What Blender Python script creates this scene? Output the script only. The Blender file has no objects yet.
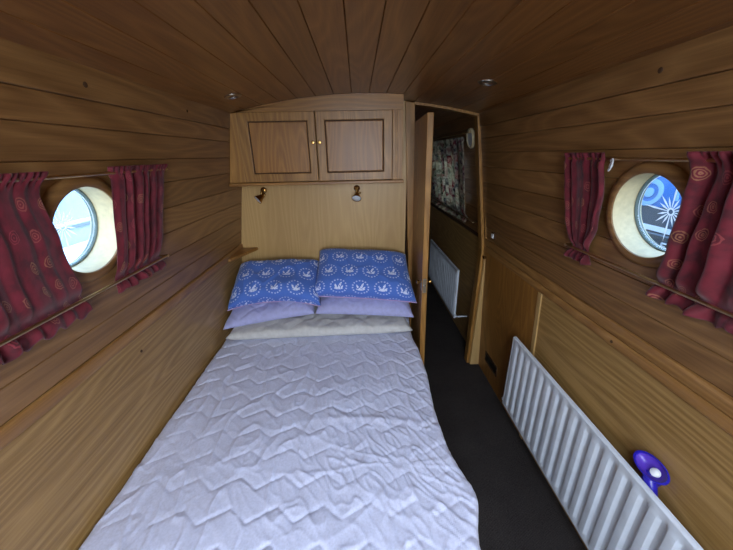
import bpy, bmesh, math, random
from mathutils import Vector, Matrix, noise
PI = math.pi
random.seed(7)
S = bpy.context.scene
COL = S.collection
FLOOR = 1.735            # camera height above the cabin floor; all z below are measured from the camera

# ------------------------------------------------------------------ camera
cd = bpy.data.cameras.new('camera')
cam = bpy.data.objects.new('camera', cd)
COL.objects.link(cam)
rm = Matrix(((0.99940648, 0.02844792, -0.01942687), (-0.02832866, 0.35783569, -0.93335476), (-0.01960037, 0.93335113, 0.3584292)))
cam.matrix_world = rm.to_4x4()
cd.sensor_fit = 'HORIZONTAL'
cd.sensor_width = 36.0
cd.lens = 313 / 733 * 36
cd.clip_start = 0.02
S.camera = cam

# ------------------------------------------------------------------ exposure
S.view_settings.view_transform = 'Standard'
S.view_settings.look = 'None'
S.view_settings.gamma = 1.0
S.view_settings.exposure = 0.0
S.view_settings.use_curve_mapping = False

# ------------------------------------------------------------------ sky, daylight and an added overhead light
w = bpy.data.worlds.new('sky')
S.world = w
w.use_nodes = True
nt = w.node_tree
bg = nt.nodes['Background']
tc = nt.nodes.new('ShaderNodeTexCoord')
sx = nt.nodes.new('ShaderNodeSeparateXYZ')
nt.links.new(tc.outputs['Generated'], sx.inputs[0])
rp = nt.nodes.new('ShaderNodeValToRGB')
rp.color_ramp.elements[0].position = 0.0
rp.color_ramp.elements[0].color = (0.80, 0.88, 0.95, 1)
rp.color_ramp.elements[1].position = 0.7
rp.color_ramp.elements[1].color = (0.42, 0.62, 0.98, 1)
nt.links.new(sx.outputs[2], rp.inputs[0])
nt.links.new(rp.outputs[0], bg.inputs[0])
bg.inputs[1].default_value = 8.0


def area(name, loc, target, sx_, sy_, power, colour, portal=False):
    ld = bpy.data.lights.new(name, 'AREA')
    ld.shape = 'RECTANGLE'
    ld.size = sx_
    ld.size_y = sy_
    ld.energy = power
    ld.color = colour
    if portal:
        ld.cycles.is_portal = True
    o = bpy.data.objects.new(name, ld)
    o.location = loc
    d = Vector(target) - Vector(loc)
    o.rotation_euler = d.to_track_quat('-Z', 'Y').to_euler()
    COL.objects.link(o)
    return o


area('stern_daylight', (0.15, -1.22, -0.15), (0.0, 1.0, -0.7), 0.80, 0.85, 25, (0.86, 0.92, 1.0))
area('added_overhead_light', (0.025, -0.43, 0.38), (0.36, 0.05, -1.0), 0.49, 0.48, 20, (0.70, 0.82, 1.0))  # unseen light added overhead to brighten the bed more than the walls


# ------------------------------------------------------------------ materials
def lin(h):
    h = h.lstrip('#')
    r = [int(h[i:i + 2], 16) / 255 for i in (0, 2, 4)]
    return tuple(c / 12.92 if c < .04045 else ((c + .055) / 1.055) ** 2.4 for c in r) + (1,)


class NT:
    def __init__(self, name):
        self.m = bpy.data.materials.new(name)
        self.m.use_nodes = True
        self.t = self.m.node_tree
        self.b = self.t.nodes['Principled BSDF']
        self.out = self.t.nodes['Material Output']

    def n(self, kind, **kw):
        nd = self.t.nodes.new('ShaderNode' + kind)
        for k, v in kw.items():
            setattr(nd, k, v)
        return nd

    def l(self, a, b):
        self.t.links.new(a, b)

    def math(self, op, a, b=None, c=None):
        nd = self.n('Math', operation=op)
        for i, v in enumerate((a, b, c)):
            if v is None:
                continue
            if isinstance(v, (int, float)):
                nd.inputs[i].default_value = v
            else:
                self.l(v, nd.inputs[i])
        return nd.outputs[0]

    def mix(self, fac, a, b, blend='MIX'):
        nd = self.n('Mix', data_type='RGBA', blend_type=blend)
        for i, v in ((0, fac), (6, a), (7, b)):
            if isinstance(v, (int, float)):
                nd.inputs[i].default_value = v
            elif isinstance(v, tuple):
                nd.inputs[i].default_value = v
            else:
                self.l(v, nd.inputs[i])
        return nd.outputs[2]

    def ramp(self, fac, stops):
        nd = self.n('ValToRGB')
        e = nd.color_ramp.elements
        while len(e) < len(stops):
            e.new(0.5)
        for el, (p, c) in zip(e, stops):
            el.position = p
            el.color = c
        self.l(fac, nd.inputs[0])
        return nd.outputs[0]

    def bump(self, h, strength, dist=0.002):
        nd = self.n('Bump')
        nd.inputs['Strength'].default_value = strength
        nd.inputs['Distance'].default_value = dist
        self.l(h, nd.inputs['Height'])
        self.l(nd.outputs[0], self.b.inputs['Normal'])

    def P(self, **kw):
        for k, v in kw.items():
            self.b.inputs[k.replace('_', ' ')].default_value = v


def g(v):
    return (v, v, v, 1)


def wood(name, dark, light, axis, rough=0.42, contrast=1.0, var=0.22, cath=1.0, coat=0.15):
    """oak: long grain along axis, growth rings cut at a shallow angle, fine pores, a tint for each board"""
    k = NT(name)
    co = k.n('TexCoord')
    geo = k.n('NewGeometry')
    sp = k.n('SeparateXYZ')
    k.l(co.outputs['Object'], sp.inputs[0])
    ax = {'X': 0, 'Y': 1, 'Z': 2}[axis]
    oth = [i for i in range(3) if i != ax]
    rnd = geo.outputs['Random Per Island']
    off = k.math('MULTIPLY', rnd, 37.0)
    u = k.math('ADD', sp.outputs[ax], off)
    a = k.math('ADD', sp.outputs[oth[0]], k.math('MULTIPLY', rnd, 5.3))
    b = k.math('ADD', sp.outputs[oth[1]], k.math('MULTIPLY', rnd, 3.1))

    def noise_at(su, sa, scale, detail=3):
        c = k.n('CombineXYZ')
        k.l(k.math('MULTIPLY', u, su), c.inputs[0])
        k.l(k.math('MULTIPLY', a, sa), c.inputs[1])
        k.l(k.math('MULTIPLY', b, sa), c.inputs[2])
        nn = k.n('TexNoise')
        nn.inputs['Scale'].default_value = scale
        nn.inputs['Detail'].default_value = detail
        k.l(c.outputs[0], nn.inputs[0])
        return nn.outputs[0]
    broad = noise_at(0.55, 4.0, 1.0, 2)
    rings = k.math('MULTIPLY', broad, 17.0 * cath)
    rings = k.math('ADD', rings, k.math('MULTIPLY', k.math('ADD', a, b), 20.0))
    rings = k.math('FRACT', rings)
    rings = k.math('POWER', k.math('ABSOLUTE', k.math('SUBTRACT', k.math('MULTIPLY', rings, 2.0), 1.0)), 1.6)
    streak = noise_at(1.6, 60.0, 2.2, 4)
    fine = noise_at(6.0, 260.0, 2.0, 2)
    f = k.math('ADD', k.math('MULTIPLY', rings, 0.36 * contrast), k.math('MULTIPLY', streak, 0.62 * contrast))
    f = k.math('ADD', f, k.math('MULTIPLY', fine, 0.38 * contrast))
    f = k.math('ADD', f, 0.5 - 0.67 * contrast)
    d, l = lin(dark), lin(light)
    col = k.ramp(f, [(0.12, d), (0.82, l)])
    patch = noise_at(0.35, 1.6, 1.3, 2)
    col = k.mix(k.math('MULTIPLY', k.math('SUBTRACT', patch, 0.4), 0.8), col, lin('7a4a28'), 'MULTIPLY')
    hs = k.n('HueSaturation')
    hs.inputs['Hue'].default_value = 0.5
    k.l(k.math('ADD', k.math('MULTIPLY', rnd, 2 * var), 1.0 - var), hs.inputs['Value'])
    k.l(col, hs.inputs['Color'])
    k.l(hs.outputs[0], k.b.inputs['Base Color'])
    k.P(Roughness=rough, Coat_Weight=coat, Coat_Roughness=0.28)
    k.b.inputs['Specular IOR Level'].default_value = 0.4
    k.bump(k.math('ADD', streak, fine), 0.12, 0.001)
    return k.m


def plain(name, col, rough=0.5, metal=0.0, bump=None, **kw):
    k = NT(name)
    c = lin(col)
    nn = k.n('TexNoise')
    nn.inputs['Scale'].default_value = bump[0] if bump else 14
    nn.inputs['Detail'].default_value = 3
    co = k.n('TexCoord')
    k.l(co.outputs['Object'], nn.inputs[0])
    k.l(k.ramp(nn.outputs[0], [(0.3, tuple(x * .9 for x in c[:3]) + (1,)), (0.7, tuple(min(1, x * 1.06) for x in c[:3]) + (1,))]), k.b.inputs['Base Color'])
    k.P(Roughness=rough, Metallic=metal, **kw)
    if bump:
        k.bump(nn.outputs[0], bump[1], bump[2])
    return k.m


M = {}
M['wall'] = wood('oak_wall_boards', '694624', 'a57b4a', 'Y', contrast=.8, var=.1)
M['wall_low'] = wood('oak_lower_panel', '86632f', 'c09a60', 'Y', contrast=0.95, cath=1.0)
M['ceil'] = wood('oak_ceiling_boards', '633a17', '9c6a36', 'Y', rough=0.38, coat=0.3, contrast=.8, var=.1)
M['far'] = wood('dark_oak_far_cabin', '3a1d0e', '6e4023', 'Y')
M['ply'] = wood('pale_oak_headboard', 'b08c54', 'cfac72', 'Z', contrast=0.55, var=0.03)
M['oakz'] = wood('oak_upright', '7e5524', 'b98846', 'Z', var=0.08)
M['oakx'] = wood('oak_crosswise', '7a5122', 'b07f3f', 'X', var=0.08)
M['panel'] = wood('oak_cabinet_panel', '7c5020', 'b5803e', 'Z', contrast=.85, cath=1.4, var=0.05)
M['trim'] = wood('oak_trim', '7a5126', 'b88a50', 'Y', var=0.05, contrast=.8)
M['groove'] = plain('dark_groove', '4a3018', 0.8)
M['brass'] = plain('brass', 'a8834a', 0.25, 1.0)
M['rail'] = plain('rail_brass', 'd8bf94', 0.3, 1.0)
M['steel'] = plain('nickel', 'b9b4a8', 0.3, 1.0)
M['lens'] = plain('frosted_lens', 'dfe4e8', 0.35)
M['lensd'] = plain('downlight_lens', 'b5b5b2', 0.2)
M['white'] = plain('white_enamel', 'dde4ec', 0.32)
M['rubber'] = plain('grey_gasket', '6d7f7c', 0.6)
M['liner'] = plain('cream_liner', 'd8c9a0', 0.55, bump=(60, 0.2, 0.001))
M['decal'] = plain('white_etching', 'f2f5f7', 0.6)
M['black'] = plain('black_plastic', '15120f', 0.5)
M['carpet'] = None


def carpet():
    k = NT('charcoal_carpet')
    co = k.n('TexCoord')
    mp = k.n('Mapping')
    mp.inputs['Scale'].default_value = (1, 1, 1)
    k.l(co.outputs['Object'], mp.inputs[0])
    n1 = k.n('TexNoise')
    n1.inputs['Scale'].default_value = 330
    n1.inputs['Detail'].default_value = 3
    k.l(mp.outputs[0], n1.inputs[0])
    wv = k.n('TexWave', bands_direction='X')
    wv.inputs['Scale'].default_value = 45
    wv.inputs['Distortion'].default_value = 2.5
    wv.inputs['Detail Scale'].default_value = 6
    k.l(mp.outputs[0], wv.inputs[0])
    n2 = k.n('TexNoise')
    n2.inputs['Scale'].default_value = 5
    k.l(mp.outputs[0], n2.inputs[0])
    f = k.math('ADD', k.math('MULTIPLY', n1.outputs[0], 0.6), k.math('MULTIPLY', wv.outputs[0], 0.25))
    f = k.math('ADD', f, k.math('MULTIPLY', n2.outputs[0], 0.2))
    k.l(k.ramp(f, [(0.3, lin('242020')), (0.85, lin('5c5550'))]), k.b.inputs['Base Color'])
    k.P(Roughness=0.95)
    k.b.inputs['Specular IOR Level'].default_value = 0.1
    k.bump(f, 1.0, 0.008)
    return k.m


def glass(name):
    k = NT(name)
    lw = k.n('LayerWeight')
    lw.inputs[0].default_value = 0.5
    fr = k.math('ADD', k.math('MULTIPLY', k.math('POWER', lw.outputs['Facing'], 5.0), 0.9), 0.04)
    tr = k.n('BsdfTransparent')
    tr.inputs[0].default_value = (0.93, 0.97, 0.98, 1)
    gl = k.n('BsdfGlossy')
    gl.inputs['Roughness'].default_value = 0.02
    mx = k.n('MixShader')
    k.l(fr, mx.inputs[0])
    k.l(tr.outputs[0], mx.inputs[1])
    k.l(gl.outputs[0], mx.inputs[2])
    k.l(mx.outputs[0], k.out.inputs[0])
    return k.m


def curtain_mat(name='burgundy_curtain'):
    """burgundy cloth woven with rose roundels, on the cloth's own UV in metres"""
    k = NT(name)
    uv = k.n('TexCoord').outputs['UV']
    sc = k.n('VectorMath', operation='SCALE')
    sc.inputs['Scale'].default_value = 13.0
    k.l(uv, sc.inputs[0])
    vo = k.n('TexVoronoi', feature='F1', voronoi_dimensions='2D')
    vo.inputs['Scale'].default_value = 1.0
    vo.inputs['Randomness'].default_value = 0.55
    k.l(sc.outputs[0], vo.inputs['Vector'])
    wob = k.n('TexNoise')
    wob.inputs['Scale'].default_value = 4.5
    k.l(sc.outputs[0], wob.inputs[0])
    d = k.math('ADD', vo.outputs['Distance'], k.math('MULTIPLY', k.math('SUBTRACT', wob.outputs[0], 0.5), 0.16))
    rings = k.math('SINE', k.math('MULTIPLY', d, 74.0))
    rings = k.math('GREATER_THAN', rings, 0.15)
    mask = k.math('MULTIPLY', rings, k.math('LESS_THAN', d, 0.235))
    sepc = k.n('SeparateColor')
    k.l(vo.outputs['Color'], sepc.inputs[0])
    mot = k.mix(sepc.outputs[0], lin('b3404f'), lin('b88a5c'))
    leaf = k.n('TexNoise')
    leaf.inputs['Scale'].default_value = 1.9
    leaf.inputs['Detail'].default_value = 4
    k.l(sc.outputs[0], leaf.inputs[0])
    cloth = k.ramp(leaf.outputs[0], [(0.35, lin('520c1a')), (0.52, lin('701424')), (0.72, lin('7e1b2e'))])
    mask = k.math('MULTIPLY', mask, k.math('GREATER_THAN', sepc.outputs[1], 0.3))
    col = k.mix(k.math('MULTIPLY', mask, 0.5), cloth, mot)
    k.l(col, k.b.inputs['Base Color'])
    k.P(Roughness=0.75)
    k.b.inputs['Sheen Weight'].default_value = 0.25
    tl = k.n('BsdfTranslucent')
    k.l(col, tl.inputs[0])
    mx = k.n('MixShader')
    mx.inputs[0].default_value = 0.22
    k.l(k.b.outputs[0], mx.inputs[1])
    k.l(tl.outputs[0], mx.inputs[2])
    k.l(mx.outputs[0], k.out.inputs[0])
    th = k.n('TexNoise')
    th.inputs['Scale'].default_value = 60
    k.l(sc.outputs[0], th.inputs[0])
    k.bump(th.outputs[0], 0.25, 0.001)
    return k.m


def floral_mat():
    k = NT('floral_curtain')
    uv = k.n('TexCoord').outputs['UV']
    vo = k.n('TexVoronoi', voronoi_dimensions='2D')
    vo.inputs['Scale'].default_value = 14
    k.l(uv, vo.inputs['Vector'])
    ns = k.n('TexNoise')
    ns.inputs['Scale'].default_value = 20
    ns.inputs['Detail'].default_value = 4
    k.l(uv, ns.inputs[0])
    sepc = k.n('SeparateColor')
    k.l(vo.outputs['Color'], sepc.inputs[0])
    c1 = k.ramp(sepc.outputs[0], [(0.0, lin('a0323a')), (0.25, lin('30405c')), (0.5, lin('c9c4a4')), (0.7, lin('e8e2cc')), (0.9, lin('5a6e4a'))])
    c2 = k.ramp(ns.outputs[0], [(0.38, lin('2a2a30')), (0.5, lin('d8d2bc')), (0.62, lin('8e3038'))])
    col = k.mix(0.5, c1, c2)
    k.l(col, k.b.inputs['Base Color'])
    k.P(Roughness=0.8)
    tl = k.n('BsdfTranslucent')
    k.l(col, tl.inputs[0])
    mx = k.n('MixShader')
    mx.inputs[0].default_value = 0.45
    k.l(k.b.outputs[0], mx.inputs[1])
    k.l(tl.outputs[0], mx.inputs[2])
    k.l(mx.outputs[0], k.out.inputs[0])
    return k.m


def pillow_blue():
    """blue pillowcase printed with rows of white roundels, each a dotted ring about a small bird shape"""
    k = NT('blue_print_pillowcase')
    uv = k.n('TexCoord').outputs['UV']
    sp = k.n('SeparateXYZ')
    k.l(uv, sp.inputs[0])
    cell = 0.142
    v = k.math('DIVIDE', sp.outputs[1], cell * 0.86)
    row = k.math('FLOOR', v)
    u = k.math('ADD', k.math('DIVIDE', sp.outputs[0], cell), k.math('MULTIPLY', row, 0.5))
    fu = k.math('SUBTRACT', k.math('FRACT', u), 0.5)
    fv = k.math('SUBTRACT', k.math('FRACT', v), 0.5)
    r = k.math('SQRT', k.math('ADD', k.math('MULTIPLY', fu, fu), k.math('MULTIPLY', fv, fv)))
    ang = k.math('ARCTAN2', fv, fu)
    ring = k.math('LESS_THAN', k.math('ABSOLUTE', k.math('SUBTRACT', r, 0.36)), 0.035)
    dots = k.math('GREATER_THAN', k.math('SINE', k.math('MULTIPLY', ang, 16)), 0.0)
    ring = k.math('MULTIPLY', k.math('MULTIPLY', ring, dots), 0.65)

    def blob(cx_, cy_, rx, ry, rot=0.0):
        du = k.math('SUBTRACT', fu, cx_)
        dv = k.math('SUBTRACT', fv, cy_)
        c, s = math.cos(rot), math.sin(rot)
        a = k.math('DIVIDE', k.math('ADD', k.math('MULTIPLY', du, c), k.math('MULTIPLY', dv, s)), rx)
        b = k.math('DIVIDE', k.math('SUBTRACT', k.math('MULTIPLY', dv, c), k.math('MULTIPLY', du, s)), ry)
        return k.math('LESS_THAN', k.math('ADD', k.math('MULTIPLY', a, a), k.math('MULTIPLY', b, b)), 1.0)
    shp = k.math('MAXIMUM', blob(0.0, -0.10, 0.20, 0.07), blob(-0.12, 0.0, 0.045, 0.15, 0.35))
    shp = k.math('MAXIMUM', shp, blob(0.06, 0.06, 0.05, 0.19, -0.45))
    shp = k.math('MAXIMUM', shp, blob(0.14, -0.04, 0.10, 0.035, 0.7))
    ns = k.n('TexNoise')
    ns.inputs['Scale'].default_value = 95
    k.l(uv, ns.inputs[0])
    shp = k.math('MULTIPLY', shp, k.math('GREATER_THAN', ns.outputs[0], 0.42))
    mask = k.math('MAXIMUM', ring, k.math('MULTIPLY', shp, 0.95))
    col = k.mix(mask, lin('4a72c8'), lin('dbe4fa'))
    k.l(col, k.b.inputs['Base Color'])
    k.P(Roughness=0.8)
    k.b.inputs['Sheen Weight'].default_value = 0.2
    return k.m


def cloth(name, col, rough=0.85, bs=40, st=0.3):
    m = plain(name, col, rough, bump=(bs, st, 0.002))
    m.node_tree.nodes['Principled BSDF'].inputs['Sheen Weight'].default_value = 0.15
    return m


M['carpet'] = carpet()
_k = NT('white_etched_glass')
_tl = _k.n('BsdfTranslucent')
_tl.inputs[0].default_value = (.9, .92, .94, 1)
_mx = _k.n('MixShader')
_mx.inputs[0].default_value = 0.6
_k.P(Roughness=0.6, Base_Color=(.9, .92, .94, 1))
_k.l(_k.b.outputs[0], _mx.inputs[1])
_k.l(_tl.outputs[0], _mx.inputs[2])
_k.l(_mx.outputs[0], _k.out.inputs[0])
M['etch'] = _k.m
M['glass'] = glass('porthole_glass')
M['curtain'] = curtain_mat()
M['floral'] = floral_mat()
M['pblue'] = pillow_blue()
M['lilac'] = cloth('lilac_cotton', 'aeb0dc')
M['cream'] = cloth('cream_quilt', 'c9c8c4')
M['sheet'] = cloth('white_mattress_cover', 'd8dcf2', 0.6, 130, 0.12)
M['piping'] = cloth('pale_pink_piping', 'c0a4cc')
M['bluep'] = plain('blue_plastic', '2a22a8', 0.3)
M['purple'] = plain('purple_plastic', '5a3cb4', 0.3)
M['hull'] = plain('steel_grey_hull_paint', '42505f', 0.4)
M['cabinblue'] = plain('blue_cabin_paint', '3f74b8', 0.35)
M['cabinpale'] = plain('pale_blue_paint', '86b4e0', 0.4)
M['coach'] = plain('white_coachline', 'd5e2ee', 0.5)
M['dock'] = plain('pale_dock_boards', 'c8d2d4', 0.7, bump=(20, .2, .003))
M['dockd'] = plain('grey_dock_edge', '7f8c92', 0.7)
M['water'] = plain('harbour_water', '7f98a0', 0.08, bump=(3, 0.5, 0.03))


# ------------------------------------------------------------------ mesh helpers
def quadbox(bm, pts):
    v = [bm.verts.new(p) for p in pts]
    for f in ((0, 1, 2, 3), (7, 6, 5, 4), (0, 4, 5, 1), (1, 5, 6, 2), (2, 6, 7, 3), (3, 7, 4, 0)):
        bm.faces.new([v[i] for i in f])
    return v


def box(bm, x0, x1, y0, y1, z0, z1):
    return quadbox(bm, [(x0, y0, z0), (x1, y0, z0), (x1, y1, z0), (x0, y1, z0), (x0, y0, z1), (x1, y0, z1), (x1, y1, z1), (x0, y1, z1)])


def prism(bm, poly, f, a, b):
    """extrude a 2-D outline: f(p, t) gives the 3-D point for t = a and t = b"""
    n = len(poly)
    A = [bm.verts.new(f(p, a)) for p in poly]
    B = [bm.verts.new(f(p, b)) for p in poly]
    bm.faces.new(A[::-1])
    bm.faces.new(B)
    for i in range(n):
        bm.faces.new([A[i], A[(i + 1) % n], B[(i + 1) % n], B[i]])


def tube(bm, pts, r, n=12, cap=True):
    pts = [Vector(p) for p in pts]
    rings = []
    for i, p in enumerate(pts):
        t = (pts[min(i + 1, len(pts) - 1)] - pts[max(i - 1, 0)]).normalized()
        u = t.orthogonal().normalized() if i == 0 else (prev - t * prev.dot(t)).normalized()
        prev = u
        v = t.cross(u)
        rr = r[i] if isinstance(r, (list, tuple)) else r
        rings.append([bm.verts.new(p + (u * math.cos(2 * PI * k / n) + v * math.sin(2 * PI * k / n)) * rr) for k in range(n)])
    for a, b in zip(rings, rings[1:]):
        for k in range(n):
            bm.faces.new([a[k], a[(k + 1) % n], b[(k + 1) % n], b[k]])
    if cap:
        bm.faces.new(rings[0][::-1])
        bm.faces.new(rings[-1])


def lathe(bm, prof, centre, axis, n=32, closed=False):
    """prof: list of (radius, distance along axis); closed=True joins last to first (rings)"""
    c = Vector(centre)
    ax = Vector(axis).normalized()
    u = ax.orthogonal().normalized()
    v = ax.cross(u)
    R = []
    for r, h in prof:
        if r < 1e-6:
            R.append([bm.verts.new(c + ax * h)])
        else:
            R.append([bm.verts.new(c + ax * h + (u * math.cos(2 * PI * k / n) + v * math.sin(2 * PI * k / n)) * r) for k in range(n)])
    seq = list(zip(R, R[1:])) + ([(R[-1], R[0])] if closed else [])
    for a, b in seq:
        for k in range(n):
            k2 = (k + 1) % n
            if len(a) == 1 and len(b) == 1:
                continue
            if len(a) == 1:
                bm.faces.new([a[0], b[k], b[k2]])
            elif len(b) == 1:
                bm.faces.new([a[k], b[0], a[k2]])
            else:
                bm.faces.new([a[k], b[k], b[k2], a[k2]])


def world(o):
    v = Vector((0, 0, 0))
    while o:
        v += o.location
        o = o.parent
    return v


def obj(name, bm, m, parent=None, smooth=False, bevel=0, origin=None, recalc=True):
    if recalc:
        bmesh.ops.recalc_face_normals(bm, faces=bm.faces)
    me = bpy.data.meshes.new(name)
    base = world(parent) if parent else Vector(origin or (0, 0, 0))
    bmesh.ops.translate(bm, verts=bm.verts, vec=-base)
    bm.to_mesh(me)
    bm.free()
    me.materials.append(m)
    o = bpy.data.objects.new(name, me)
    COL.objects.link(o)
    if parent:
        o.parent = parent
    else:
        o.location = base
    if smooth:
        for p in me.polygons:
            p.use_smooth = True
        if smooth != 'all':
            me.set_sharp_from_angle(angle=math.radians(40))
    if bevel:
        md = o.modifiers.new('bevel', 'BEVEL')
        md.width = bevel
        md.segments = 2
        md.limit_method = 'ANGLE'
        md.angle_limit = math.radians(40)
    return o


def tag(o, label, cat, group=None):
    o['label'] = label
    o['category'] = cat
    if group:
        o['group'] = group
    return o


def thing(name, label, cat, loc, group=None):
    o = bpy.data.objects.new(name, None)
    o.empty_display_size = 0.05
    COL.objects.link(o)
    o.location = loc
    return tag(o, label, cat, group)


def struct(o):
    o['kind'] = 'structure'
    return o


def sempty(name, loc):
    o = bpy.data.objects.new(name, None)
    o.empty_display_size = 0.05
    COL.objects.link(o)
    o.location = loc
    return struct(o)


def cut(o, cutters):
    """cut holes with bmesh cutters, then drop them"""
    for c in cutters:
        me = bpy.data.meshes.new('c')
        bmesh.ops.recalc_face_normals(c, faces=c.faces)
        c.to_mesh(me)
        c.free()
        co = bpy.data.objects.new('c', me)
        COL.objects.link(co)
        md = o.modifiers.new('cut', 'BOOLEAN')
        md.operation = 'DIFFERENCE'
        md.solver = 'EXACT'
        md.object = co
        dg = bpy.context.evaluated_depsgraph_get()
        nm = bpy.data.meshes.new_from_object(o.evaluated_get(dg))
        old = o.data
        o.modifiers.clear()
        o.data = nm
        bpy.data.meshes.remove(old)
        bpy.data.objects.remove(co)
        bpy.data.meshes.remove(me)


# ------------------------------------------------------------------ cabin section
def WL(z, off=0.0):
    return -(0.782 - 0.17 * z) + off


def WR(z, off=0.0):
    return 0.853 - 0.155 * z - off


def ZC(x):
    return 0.335 - 0.095 * ((x - 0.037) / 0.78) ** 2


Y0, Y1 = -1.3, 4.7
PY = 2.30       # partition
ZB = [0.262, 0.160, 0.088, 0.0, -0.09, -0.195, -0.30, -0.405, -0.507, -0.60]

# floor
bm = bmesh.new()
box(bm, -1.15, 1.15, Y0, Y1, -FLOOR - 0.05, -FLOOR)
struct(obj('floor', bm, M['carpet']))

# ceiling boards
HY0, HY1 = -0.68, -0.18
CX = [-0.93, -0.855, -0.755, -0.65, -0.545, -0.44, -0.335, -0.23, -0.125, -0.021, 0.078, 0.18, 0.28, 0.382, 0.48, 0.585, 0.685, 0.785, 0.885, 1.0]
bm = bmesh.new()
c = 0.0022
for a, b in zip(CX, CX[1:]):
    m_ = (a + b) / 2
    poly = [(a + .0004, ZC(a) + 0.004), (a + c, ZC(a + c)), (m_, ZC(m_)), (b - c, ZC(b - c)), (b - .0004, ZC(b) + 0.004), (b - .0004, ZC(b) + 0.014), (a + .0004, ZC(a) + 0.014)]
    if -0.24 < m_ < 0.29:       # these boards stop at an unseen opening added for the overhead light
        prism(bm, poly, lambda p, t: (p[0], t, p[1]), Y0, HY0)
        prism(bm, poly, lambda p, t: (p[0], t, p[1]), HY1, Y1)
    else:
        prism(bm, poly, lambda p, t: (p[0], t, p[1]), Y0, Y1)


def roof(x0, x1, y0, y1):
    n_ = 8
    lo = [(x0 + (x1 - x0) * i / n_, ZC(x0 + (x1 - x0) * i / n_) + 0.0142) for i in range(n_ + 1)]
    prism(bm, lo + [(x, z + 0.05) for x, z in lo[::-1]], lambda p, t: (p[0], t, p[1]), y0, y1)


roof(-0.95, 1.05, Y0, HY0)
roof(-0.95, 1.05, HY1, Y1)
roof(-0.95, -0.23, HY0, HY1)
roof(0.28, 1.05, HY0, HY1)
struct(obj('ceiling', bm, M['ceil']))

PL = (WL(-0.193), 0.945, -0.193)      # porthole centres on the two walls
PR = (WR(-0.19), 0.93, -0.19)
NL = Vector((1, 0, 0.17)).normalized()      # into the cabin
NL = Vector((1, 0, -0.17)).normalized()
NR = Vector((-1, 0, -0.155)).normalized()


def wall(side):
    W = WL if side == 'left' else WR
    bm = bmesh.new()
    for i, (a, b) in enumerate(zip(ZB, ZB[1:])):
        o0 = 0.006 if i == 0 else 0.0
        poly = [(a - .0004, -.003 + o0), (a - .0022, o0), (b + .0022, o0), (b + .0004, -.003 + o0), (b + .0004, -.013), (a - .0004, -.013)]
        prism(bm, poly, lambda p, t: (W(p[0], p[1]), t, p[0]), Y0, Y1)
    o = obj('wall_' + side, bm, M['wall'])
    # backing
    bm = bmesh.new()
    poly = [(0.30, -.0135), (-0.66, -.0135), (-0.66, -.05), (0.30, -.05)]
    prism(bm, poly, lambda p, t: (W(p[0], p[1]), t, p[0]), Y0, Y1)
    o2 = obj('wall_backing', bm, M['groove'])
    P, N = (PL, NL) if side == 'left' else (PR, NR)
    for q in (o, o2):
        cs = []
        b2 = bmesh.new()
        lathe(b2, [(0, -0.12), (0.138, -0.12), (0.138, 0.12), (0, 0.12)], P, N, 64)
        cs.append(b2)
        if side == 'right':
            b3 = bmesh.new()
            box(b3, 0.6, 1.2, 2.72, 3.6, -0.42, 0.05)
            cs.append(b3)
        cut(q, cs)
    o2.parent = o
    # lower lining: one board below the gunwale, leaning out slightly
    bm = bmesh.new()
    if side == 'left':
        pts = [(-0.893, -0.64), (-0.948, -FLOOR), (-1.0, -FLOOR), (-1.0, -0.64)]
    else:
        pts = [(0.956, -0.64), (1.016, -FLOOR), (1.06, -FLOOR), (1.06, -0.64)]
    prism(bm, pts, lambda p, t: (p[0], t, p[1]), Y0, Y1)
    q = obj('lower_panel', bm, M['wall_low'], o)
    return struct(o)


wall('left')
wall('right')


def half_round(W, z0, z1, d):
    """outline of a rounded moulding lying on wall W between two heights"""
    p = [(z0, -0.004)]
    for i in range(9):
        a = i / 8
        p.append((z0 + (z1 - z0) * (0.5 - 0.5 * math.cos(PI * a)), d * (math.sin(PI * a) ** 0.5) if 0 < a < 1 else 0))
    p.append((z1, -0.004))
    return [(W(z, o), z) for z, o in p]


# gunwale mouldings
bm = bmesh.new()
prism(bm, half_round(WL, -0.655, -0.602, 0.012), lambda p, t: (p[0], t, p[1]), Y0, PY)
struct(obj('trim_1', bm, M['trim'], smooth=True))
bm = bmesh.new()
prism(bm, half_round(WR, -0.655, -0.602, 0.010), lambda p, t: (p[0], t, p[1]), Y0, PY)
struct(obj('trim_2', bm, M['trim'], smooth=True))
# lower edge moulding of the right gunwale and left capping over the lower panel
bm = bmesh.new()
prism(bm, half_round(lambda z, o: 0.957 - o, -0.70, -0.657, 0.012), lambda p, t: (p[0], t, p[1]), Y0, PY - .03)
struct(obj('trim_3', bm, M['trim'], smooth=True))


def LR(z):     # face of the right lower panel
    return 0.956 + (-0.64 - z) * 0.06 / 1.095


# upright batten between the two right lower panels
bm = bmesh.new()
quadbox(bm, [(LR(-FLOOR) - .008, 1.478, -FLOOR), (LR(-FLOOR), 1.478, -FLOOR), (LR(-FLOOR), 1.512, -FLOOR), (LR(-FLOOR) - .008, 1.512, -FLOOR),
             (LR(-.7) - .008, 1.478, -.705), (LR(-.7), 1.478, -.705), (LR(-.7), 1.512, -.705), (LR(-.7) - .008, 1.512, -.705)])
struct(obj('trim_4', bm, M['ply'], bevel=.003))

# the far panel between batten and door frame is a browner board
bm = bmesh.new()
quadbox(bm, [(LR(-FLOOR) - .003, 1.515, -FLOOR), (LR(-FLOOR) + .01, 1.515, -FLOOR), (LR(-FLOOR) + .01, 2.27, -FLOOR), (LR(-FLOOR) - .003, 2.27, -FLOOR),
             (LR(-.7) - .003, 1.515, -.70), (LR(-.7) + .01, 1.515, -.70), (LR(-.7) + .01, 2.27, -.70), (LR(-.7) - .003, 2.27, -.70)])
struct(obj('trim_5', bm, M['panel']))

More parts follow.
